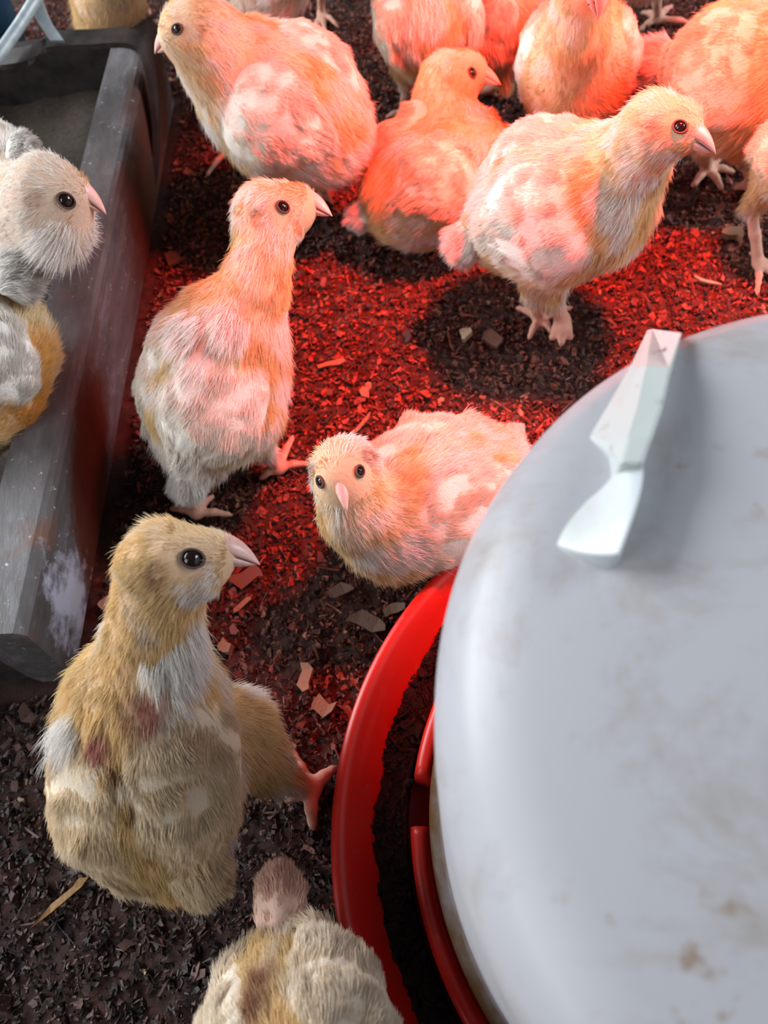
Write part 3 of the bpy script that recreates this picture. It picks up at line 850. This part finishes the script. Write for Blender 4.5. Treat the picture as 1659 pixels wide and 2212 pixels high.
            topv = surf - E0 * .0004 + E0 * LIFT.reshape(-1)[:, None]; botv = surf - E0 * (.0035 + np.clip(-LIFT.reshape(-1), 0, None))[:, None]
            k = nu * nv; Fw = bridge(nu, nv, False)
            if sgn < 0: pass
            Fw2 = [q[::-1] for q in Fw]; 
            fl1, fl2 = (Fw, [tuple(x + k for x in q) for q in Fw2])
            per = list(range(nv)) + [i * nv + nv - 1 for i in range(1, nu)] + [(nu - 1) * nv + j for j in range(nv - 2, -1, -1)] + [i * nv for i in range(nu - 2, 0, -1)]
            skirt = [(per[(i + 1) % len(per)], per[i], per[i] + k, per[(i + 1) % len(per)] + k) for i in range(len(per))]
            Vw = np.concatenate([topv, botv]); FF = np.array(fl1 + fl2 + skirt)
            q = FF[len(fl1) // 2]; nn = np.cross(Vw[q[1]] - Vw[q[0]], Vw[q[2]] - Vw[q[0]])
            if nn @ E0[q[0]] < 0: FF = FF[:, ::-1]
            nzw = vnoise(Vw, 80)
            cw = WHT * wing_white * .93 + (YEL * .5 + BUFF * .5) * (1 - wing_white * .93); cw = cw[None] * (.82 + .25 * nzw[:, None])
            wo = mesh_obj('wing', Vw, FF, M_WING, root, origin, cols=cw)
            nw = int(19000 * dens); Ft = np.array(fl1)
            if nn @ E0[q[0]] < 0: Ft = Ft[:, ::-1]
            Pw, Nw, T3w, Bw = sample(Vw, Ft, nw, rng)
            ui = (T3w[:, 0] // nv) / (nu - 1)
            Tw = np.repeat(nrm(c1 - c0)[None], nw, 0)
            Lw = np.where(ui < .45, .0052, .0062) * rng.uniform(.6, 1.3, nw)
            edge_ = (ui > .82); Lw = np.where(edge_, Lw * 1.5, Lw)
            pat = np.clip((vnoise(Pw, 60) * .6 + vnoise(Pw, 190) * .4 - .36) * 2.2, 0, 1)[:, None] * (1 - wing_white * .8)
            cwS = (WHT * wing_white + YEL * (1 - wing_white))[None] * (1 - pat) + BUFF * pat
            cwS = cwS * rng.uniform(.82, 1.12, (nw, 1))
            strands('barbs', wo, origin, Pw, Nw, Tw, Lw, cwS, np.full(nw, .00014), rng.uniform(.06, .30, nw), rng, wild=.16, clump=.5, cell=130., sag=0.)
    if tail is not None:
        tt = at(*tail['tip']); tb = at(*tail['base']); tr = tail['r'] * depth(tb) / FPX
        ax_ = nrm(tt - tb); ln = np.linalg.norm(tt - tb); upt = nrm(np.array([0, 0, 1.]) - ax_ * ax_[2]); sdt = np.cross(upt, ax_)
        Vt = []; n1, n2 = 16, 22
        for i in range(n1):
            t = i / (n1 - 1); rr_ = tr * (math.sin(math.pi * (t * .82 + .12)) ** .7)
            for j in range(n2):
                a_ = 2 * math.pi * j / n2; g = 1 + .10 * math.sin(5 * a_ + t * 3)
                Vt.append(tb + ax_ * ln * (t * 1.0 - .15) + (upt * math.cos(a_) * .75 + sdt * math.sin(a_)) * rr_ * g)
        Vt = np.array(Vt); Ft = np.array(bridge(n1, n2))
        to = mesh_obj('tail', Vt, bridge(n1, n2, True, True), M_WING, root, origin, cols=np.repeat((np.asarray(tail.get('c', WHT)) * .9)[None], len(Vt), 0))
        nt_ = int(9000 * dens); Pt, Nt, _, _ = sample(Vt, Ft[:, ::-1], nt_, rng)
        cen = tb + ax_ * ((Pt - tb) @ ax_)[:, None]; Nt = nrm(Pt - cen)
        strands('barbs', to, origin, Pt, Nt, np.repeat(ax_[None], nt_, 0), tr * tail.get('l', .7) * rng.uniform(.4, 1.1, nt_), np.asarray(tail.get('c', WHT * .95))[None] * rng.uniform(.8, 1.1, (nt_, 1)), np.full(nt_, .00014), rng.uniform(.03, .4, nt_), rng, wild=.25, clump=.5)
    return root

# A - the large near chick
PINK = (.55, .24, .22)
chick('large buff chick nearest the camera, seen from behind, beside the red tray',
      [(392, 1830, .055, 100), (335, 1690, .078, 166), (315, 1530, .098, 152), (328, 1385, .128, 92), (342, 1300, .145, 80), (358, 1225, .160, 86), (436, 1213, .161, 66)],
      beak=dict(base=(500, 1196, .161), tip=(564, 1210, .157), w=.0062), eye=(415, 1207), tail=dict(base=(405, 1840, .074), tip=(462, 1935, .066), r=62, c=(.76, .64, .46)),
      legs=[dict(hip=(500, 1590, .060), hock=(610, 1680, .024), foot=(672, 1704), toes=[(626, 1618), (728, 1655), (676, 1795), (615, 1730)], thigh=.022, fat=1.35)],
      auto_legs=1, white=.36, seed=1, vox=.0018, dens=1.9, wing_phi=(50, 40), wing_white=.42, eye_r=.0041, hairL=1.1,
      tufts=[(150, 1570, 40), (400, 1420, 70)], patches=[(315, 1525, 40, PINK), (215, 1600, 26, PINK), (250, 1650, 20, (.36, .21, .10)), (280, 1740, 20, (.36, .21, .10)), (318, 1830, 18, (.36, .21, .10))])
# B - upright chick in the middle left
chick('upright chick standing with raised neck, second from the front, right of the trough',
      [(425, 955, .050, 80), (465, 860, .075, 132), (490, 740, .098, 116), (548, 625, .122, 64), (565, 555, .132, 52), (580, 470, .141, 66), (632, 453, .141, 50)],
      beak=dict(base=(676, 444, .141), tip=(720, 460, .138), w=.0060), eye=(611, 447), tail=dict(base=(412, 1010, .045), tip=(402, 1080, .034), r=40),
      legs=[dict(hip=(540, 930, .05), hock=(572, 970, .025), foot=(602, 1012), toes=[(636, 936), (670, 1000), (560, 1035)], thigh=.013),
            dict(hip=(440, 1000, .045), hock=(415, 1050, .022), foot=(425, 1108), toes=[(365, 1098), (506, 1112), (462, 1068), (400, 1075)], thigh=.010)],
      white=.5, seed=2, vox=.0018, dens=1.4, wing_phi=(55, 45), wing_white=.9, tufts=[(405, 705, 40), (500, 700, 38), (430, 800, 30)])
# G - brightly lit chick on the right
chick('brightly red-lit chick stepping right above the white jar',
      [(1085, 487, .080, 76), (1185, 450, .095, 148), (1280, 425, .106, 128), (1362, 345, .132, 74), (1388, 312, .148, 62), (1415, 280, .163, 66), (1462, 282, .165, 52)],
      beak=dict(base=(1502, 300, .166), tip=(1551, 325, .161), w=.0062), eye=(1469, 274), tail=dict(base=(1032, 503, .078), tip=(974, 548, .072), r=46),
      legs=[dict(hip=(1165, 560, .06), hock=(1150, 635, .035), foot=(1165, 690), toes=[(1112, 662), (1140, 735), (1195, 720), (1240, 662)], thigh=.016),
            dict(hip=(1200, 560, .06), hock=(1190, 640, .032), foot=(1215, 690, .014), toes=[(1212, 748, .004), (1190, 735, .004), (1234, 735, .004)], thigh=.014, fat=1.3)],
      white=.55, seed=3, dens=1.3, wing_phi=(40, 62), wing_white=.95, wing_w=1.1)
# F - crouching orange chick
chick('crouching orange-lit chick with its head turned right, behind the brightly lit chick',
      [(868, 440, .040, 66), (915, 405, .046, 122), (975, 360, .052, 112), (965, 270, .070, 66), (955, 225, .078, 52), (968, 178, .086, 54), (1008, 160, .087, 44)],
      beak=dict(base=(1046, 165, .087), tip=(1084, 178, .085), w=.0060), eye=(1020, 157), tail=dict(base=(815, 454, .038), tip=(752, 474, .03), r=34),
      extra=[(1035, 320, .06, 55)], white=.4, seed=4, dens=.9, wing_phi=(50, 50), wing_white=.6, vox=.002, yellow=1.)
# C - sitting chick facing the camera
chick('chick sitting by the red tray and looking straight up at the camera',
      [(1055, 1015, .042, 92), (945, 1070, .050, 138), (845, 1120, .058, 112), (770, 1105, .078, 70), (757, 1060, .090, 58), (745, 1015, .098, 62), (741, 1032, .101, 50)],
      beak=dict(base=(733, 1028, .107), tip=(747, 1104, .104), w=.0048), eye=(777, 1018), profile=0, eye_r=.0026, tail=dict(base=(1085, 985, .045), tip=(1125, 915, .045), r=26),
      legs=[dict(hip=(870, 1180, .03), hock=(860, 1215, .012), foot=(848, 1240), toes=[(835, 1266), (815, 1240), (860, 1270)], thigh=.012)],
      head_up=(-.12, .45, .9), white=.5, seed=5, dens=1.3, wing_phi=(60, 58), wing_white=.8)
# E - pinkish chick at the upper left
chick('pinkish white chick facing left at the far end of the trough',
      [(715, 295, .085, 92), (625, 240, .100, 140), (550, 190, .112, 120), (475, 130, .135, 80), (455, 100, .146, 72), (425, 68, .156, 70), (398, 76, .156, 46)],
      beak=dict(base=(362, 88, .157), tip=(331, 110, .150), w=.0066), eye=(383, 63), tail=dict(base=(745, 290, .085), tip=(800, 310, .075), r=44),
      legs=[dict(hip=(600, 320, .05), hock=(560, 345, .03), foot=(500, 320), toes=[(440, 385), (470, 330), (520, 300)], thigh=.014),
            dict(hip=(680, 340, .05), hock=(690, 380, .03), foot=(700, 420), toes=[(660, 445), (690, 460), (720, 440)], thigh=.014)],
      extra=[(640, 310, .07, 90)], white=.55, seed=6, dens=.95, wing_phi=(62, 45), wing_white=.8, vox=.002)
# H - front-facing chick
chick('chick seen head-on from the front, head cut by the top edge',
      [(1248, 60, .075, 70), (1250, 110, .085, 96), (1244, 165, .080, 98), (1248, 70, .125, 60), (1256, 0, .145, 50), (1262, -52, .160, 52), (1278, -44, .161, 42)],
      beak=dict(base=(1286, -14, .160), tip=(1298, 40, .146), w=.0075), auto_legs=2, white=.4, seed=7, dens=.7, vox=.0022, wing_phi=(80, 80), wing_white=.8)
# I - chick cut by the right edge
chick('orange-lit chick walking out past the right edge, tail towards the camera',
      [(1512, 157, .075, 70), (1590, 165, .09, 135), (1700, 140, .10, 135), (1790, 40, .13, 75), (1810, 0, .145, 60), (1835, -35, .16, 62), (1875, -30, .16, 48)],
      beak=dict(base=(1910, -20, .16), tip=(1950, 0, .155), w=.006), tail=dict(base=(1452, 133, .075), tip=(1382, 126, .075), r=50),
      legs=[dict(hip=(1560, 260, .06), hock=(1520, 320, .035), foot=(1528, 365), toes=[(1494, 405), (1563, 412), (1590, 372), (1560, 340)], thigh=.016, fat=1.15),
            dict(hip=(1600, 280, .06), hock=(1610, 330, .035), foot=(1630, 405), toes=[(1585, 405), (1660, 455), (1690, 420)], thigh=.018, fat=1.3)],
      white=.35, seed=8, dens=.9, vox=.002, wing_phi=(45, 62), wing_white=.45)
# J, K - two chicks at the top middle
chick('pale chick seen from behind at the top, left of the head-on chick',
      [(935, 105, .065, 70), (925, 50, .085, 90), (920, -40, .10, 88), (925, -110, .13, 60), (930, -140, .145, 52), (935, -175, .155, 54), (935, -200, .156, 44)],
      beak=dict(base=(936, -222, .156), tip=(938, -250, .152)), legs=[dict(hip=(880, 140, .05), hock=(878, 180, .03), foot=(872, 245), toes=[(830, 255), (890, 215), (850, 285)], thigh=.013)],
      auto_legs=-1, tail=dict(base=(970, 110, .07), tip=(1010, 120, .06), r=34), white=.45, seed=9, dens=.7, vox=.0022, wing_white=.7)
chick('pale chick at the top edge, half hidden between two other pale chicks',
      [(1110, 88, .045, 52), (1100, 60, .055, 76), (1085, 0, .07, 72), (1050, -50, .10, 52), (1030, -60, .105, 44), (1020, -70, .108, 40), (1010, -80, .108, 32)],
      beak=dict(base=(1000, -90, .106), tip=(985, -100, .10), w=.006), auto_legs=2, white=.5, seed=10, dens=.6, vox=.0022, wing_white=.7)
# L, M - chicks leaning into the trough
chick('white chick dozing with its head over the trough rim at the left edge',
      [(-190, 330, .11, 100), (-110, 390, .12, 150), (-10, 430, .13, 125), (75, 460, .150, 88), (95, 445, .160, 74), (108, 422, .168, 74), (145, 425, .168, 48)],
      beak=dict(base=(184, 424, .168), tip=(234, 457, .158), w=.0056), eye=(143, 433), extra=[(125, 500, .150, 62)], head_up=(.1, .3, 1.), auto_legs=2,
      white=.8, seed=11, dens=1.2, yellow=.55, tufts=[(125, 520, 50), (60, 330, 60)], wing_phi=(25, 30), wing_white=1., eye_r=.0040, tail=dict(base=(30, 330, .165), tip=(70, 312, .170), r=34))
chick('white-winged chick with orange belly standing in the trough, cut by the left edge',
      [(-30, 640, .12, 80), (-10, 740, .105, 100), (-30, 850, .085, 105), (-90, 930, .08, 70), (-120, 960, .08, 60), (-150, 990, .08, 60), (-180, 1000, .08, 50)],
      beak=dict(base=(-210, 1010, .08), tip=(-250, 1030, .075)), auto_legs=2, patches=[(30, 560, 90, (.88, .86, .84)), (60, 690, 60, (.85, .76, .52)), (70, 800, 70, (.80, .50, .16)), (60, 900, 60, (.75, .40, .10))], white=.25, seed=12, dens=1.2, wing_phi=(40, 30), wing_white=1.,
      tail=dict(base=(20, 600, .135), tip=(62, 585, .14), r=60))
# D - chick cut by the bottom edge
chick('chick cut by the bottom edge, pointed tail, tinted pink as red-lit, up against the red tray',
      [(612, 2085, .070, 62), (638, 2210, .080, 150), (655, 2370, .095, 165), (670, 2500, .12, 100), (675, 2560, .13, 80), (680, 2610, .135, 78), (685, 2660, .135, 60)],
      beak=dict(base=(688, 2705, .132), tip=(690, 2760, .125)), tail=dict(base=(612, 2015, .070), tip=(598, 1850, .072), r=56, c=(.80, .56, .46), l=.45),  # pink tail colour has the red glow painted in
      auto_legs=2, white=.3, seed=13, dens=1.5, wing_phi=(58, 58), wing_white=.6, patches=[(565, 2150, 38, (.34, .17, .11)), (548, 2205, 38, (.34, .17, .11))])  # brown patches: pinkish skin and shade of the wing gap painted into the down
# N, O, P, Q - chicks of which only a little shows
chick('white chick hidden behind the pinkish chick at the top edge',
      [(545, 15, .10, 40), (570, -50, .11, 84), (590, -110, .12, 80), (600, -170, .15, 52), (605, -190, .155, 46), (610, -220, .165, 48), (630, -225, .165, 40)],
      beak=dict(base=(655, -220, .165), tip=(685, -210, .16)), legs=[dict(hip=(610, -30, .06), hock=(620, 10, .035), foot=(640, 70), toes=[(610, 85), (650, 100), (680, 80)], thigh=.012)],
      white=.8, seed=14, dens=.45, vox=.0025, wing_white=1.)
chick('yellowish chick behind the dark hoop of the trough',
      [(225, 130, .03, 30), (230, 60, .06, 52), (235, 0, .09, 64), (245, -60, .12, 50), (250, -85, .13, 45), (255, -110, .14, 46), (255, -125, .14, 38)],
      beak=dict(base=(256, -135, .14), tip=(258, -160, .135)), white=.3, seed=15, dens=.5, vox=.0025, wings=False, auto_legs=2)
chick('orange chick of which only a sliver shows at the right edge',
      [(1690, 330, .07, 42), (1740, 330, .08, 84), (1790, 320, .09, 80), (1840, 270, .12, 50), (1850, 250, .13, 45), (1870, 230, .14, 46), (1890, 232, .14, 40)],
      beak=dict(base=(1915, 236, .14), tip=(1940, 245, .135)), auto_legs=2, white=.3, seed=16, dens=.4, vox=.0025, wing_white=.5)
chick('chick at the top edge of which only red-lit feet show, right of the head-on chick',
      [(1400, -170, .08, 60), (1400, -110, .09, 84), (1405, -150, .11, 80), (1400, -230, .13, 50), (1395, -250, .14, 44), (1390, -280, .15, 46), (1380, -290, .15, 40)],
      beak=dict(base=(1365, -290, .15), tip=(1340, -285, .146)), legs=[dict(hip=(1410, -60, .06), hock=(1418, -35, .04), foot=(1420, 42), toes=[(1380, 66), (1512, 56), (1455, 10), (1385, 25)], thigh=.012, fat=1.1)],
      white=.5, seed=17, dens=.35, vox=.0025)
chick('chick showing only dim red feet at the top edge, right of hidden white chick',
      [(790, -190, .07, 56), (770, -130, .075, 64), (765, -170, .09, 60), (770, -240, .12, 46), (775, -260, .13, 44), (780, -290, .14, 46), (790, -300, .14, 40)],
      beak=dict(base=(805, -300, .14), tip=(830, -295, .136)), legs=[dict(hip=(695, -70, .06), hock=(694, -40, .04), foot=(694, 30), toes=[(675, 80), (735, 60), (705, 75)], thigh=.012)],
      white=.5, seed=18, dens=.35, vox=.0025)
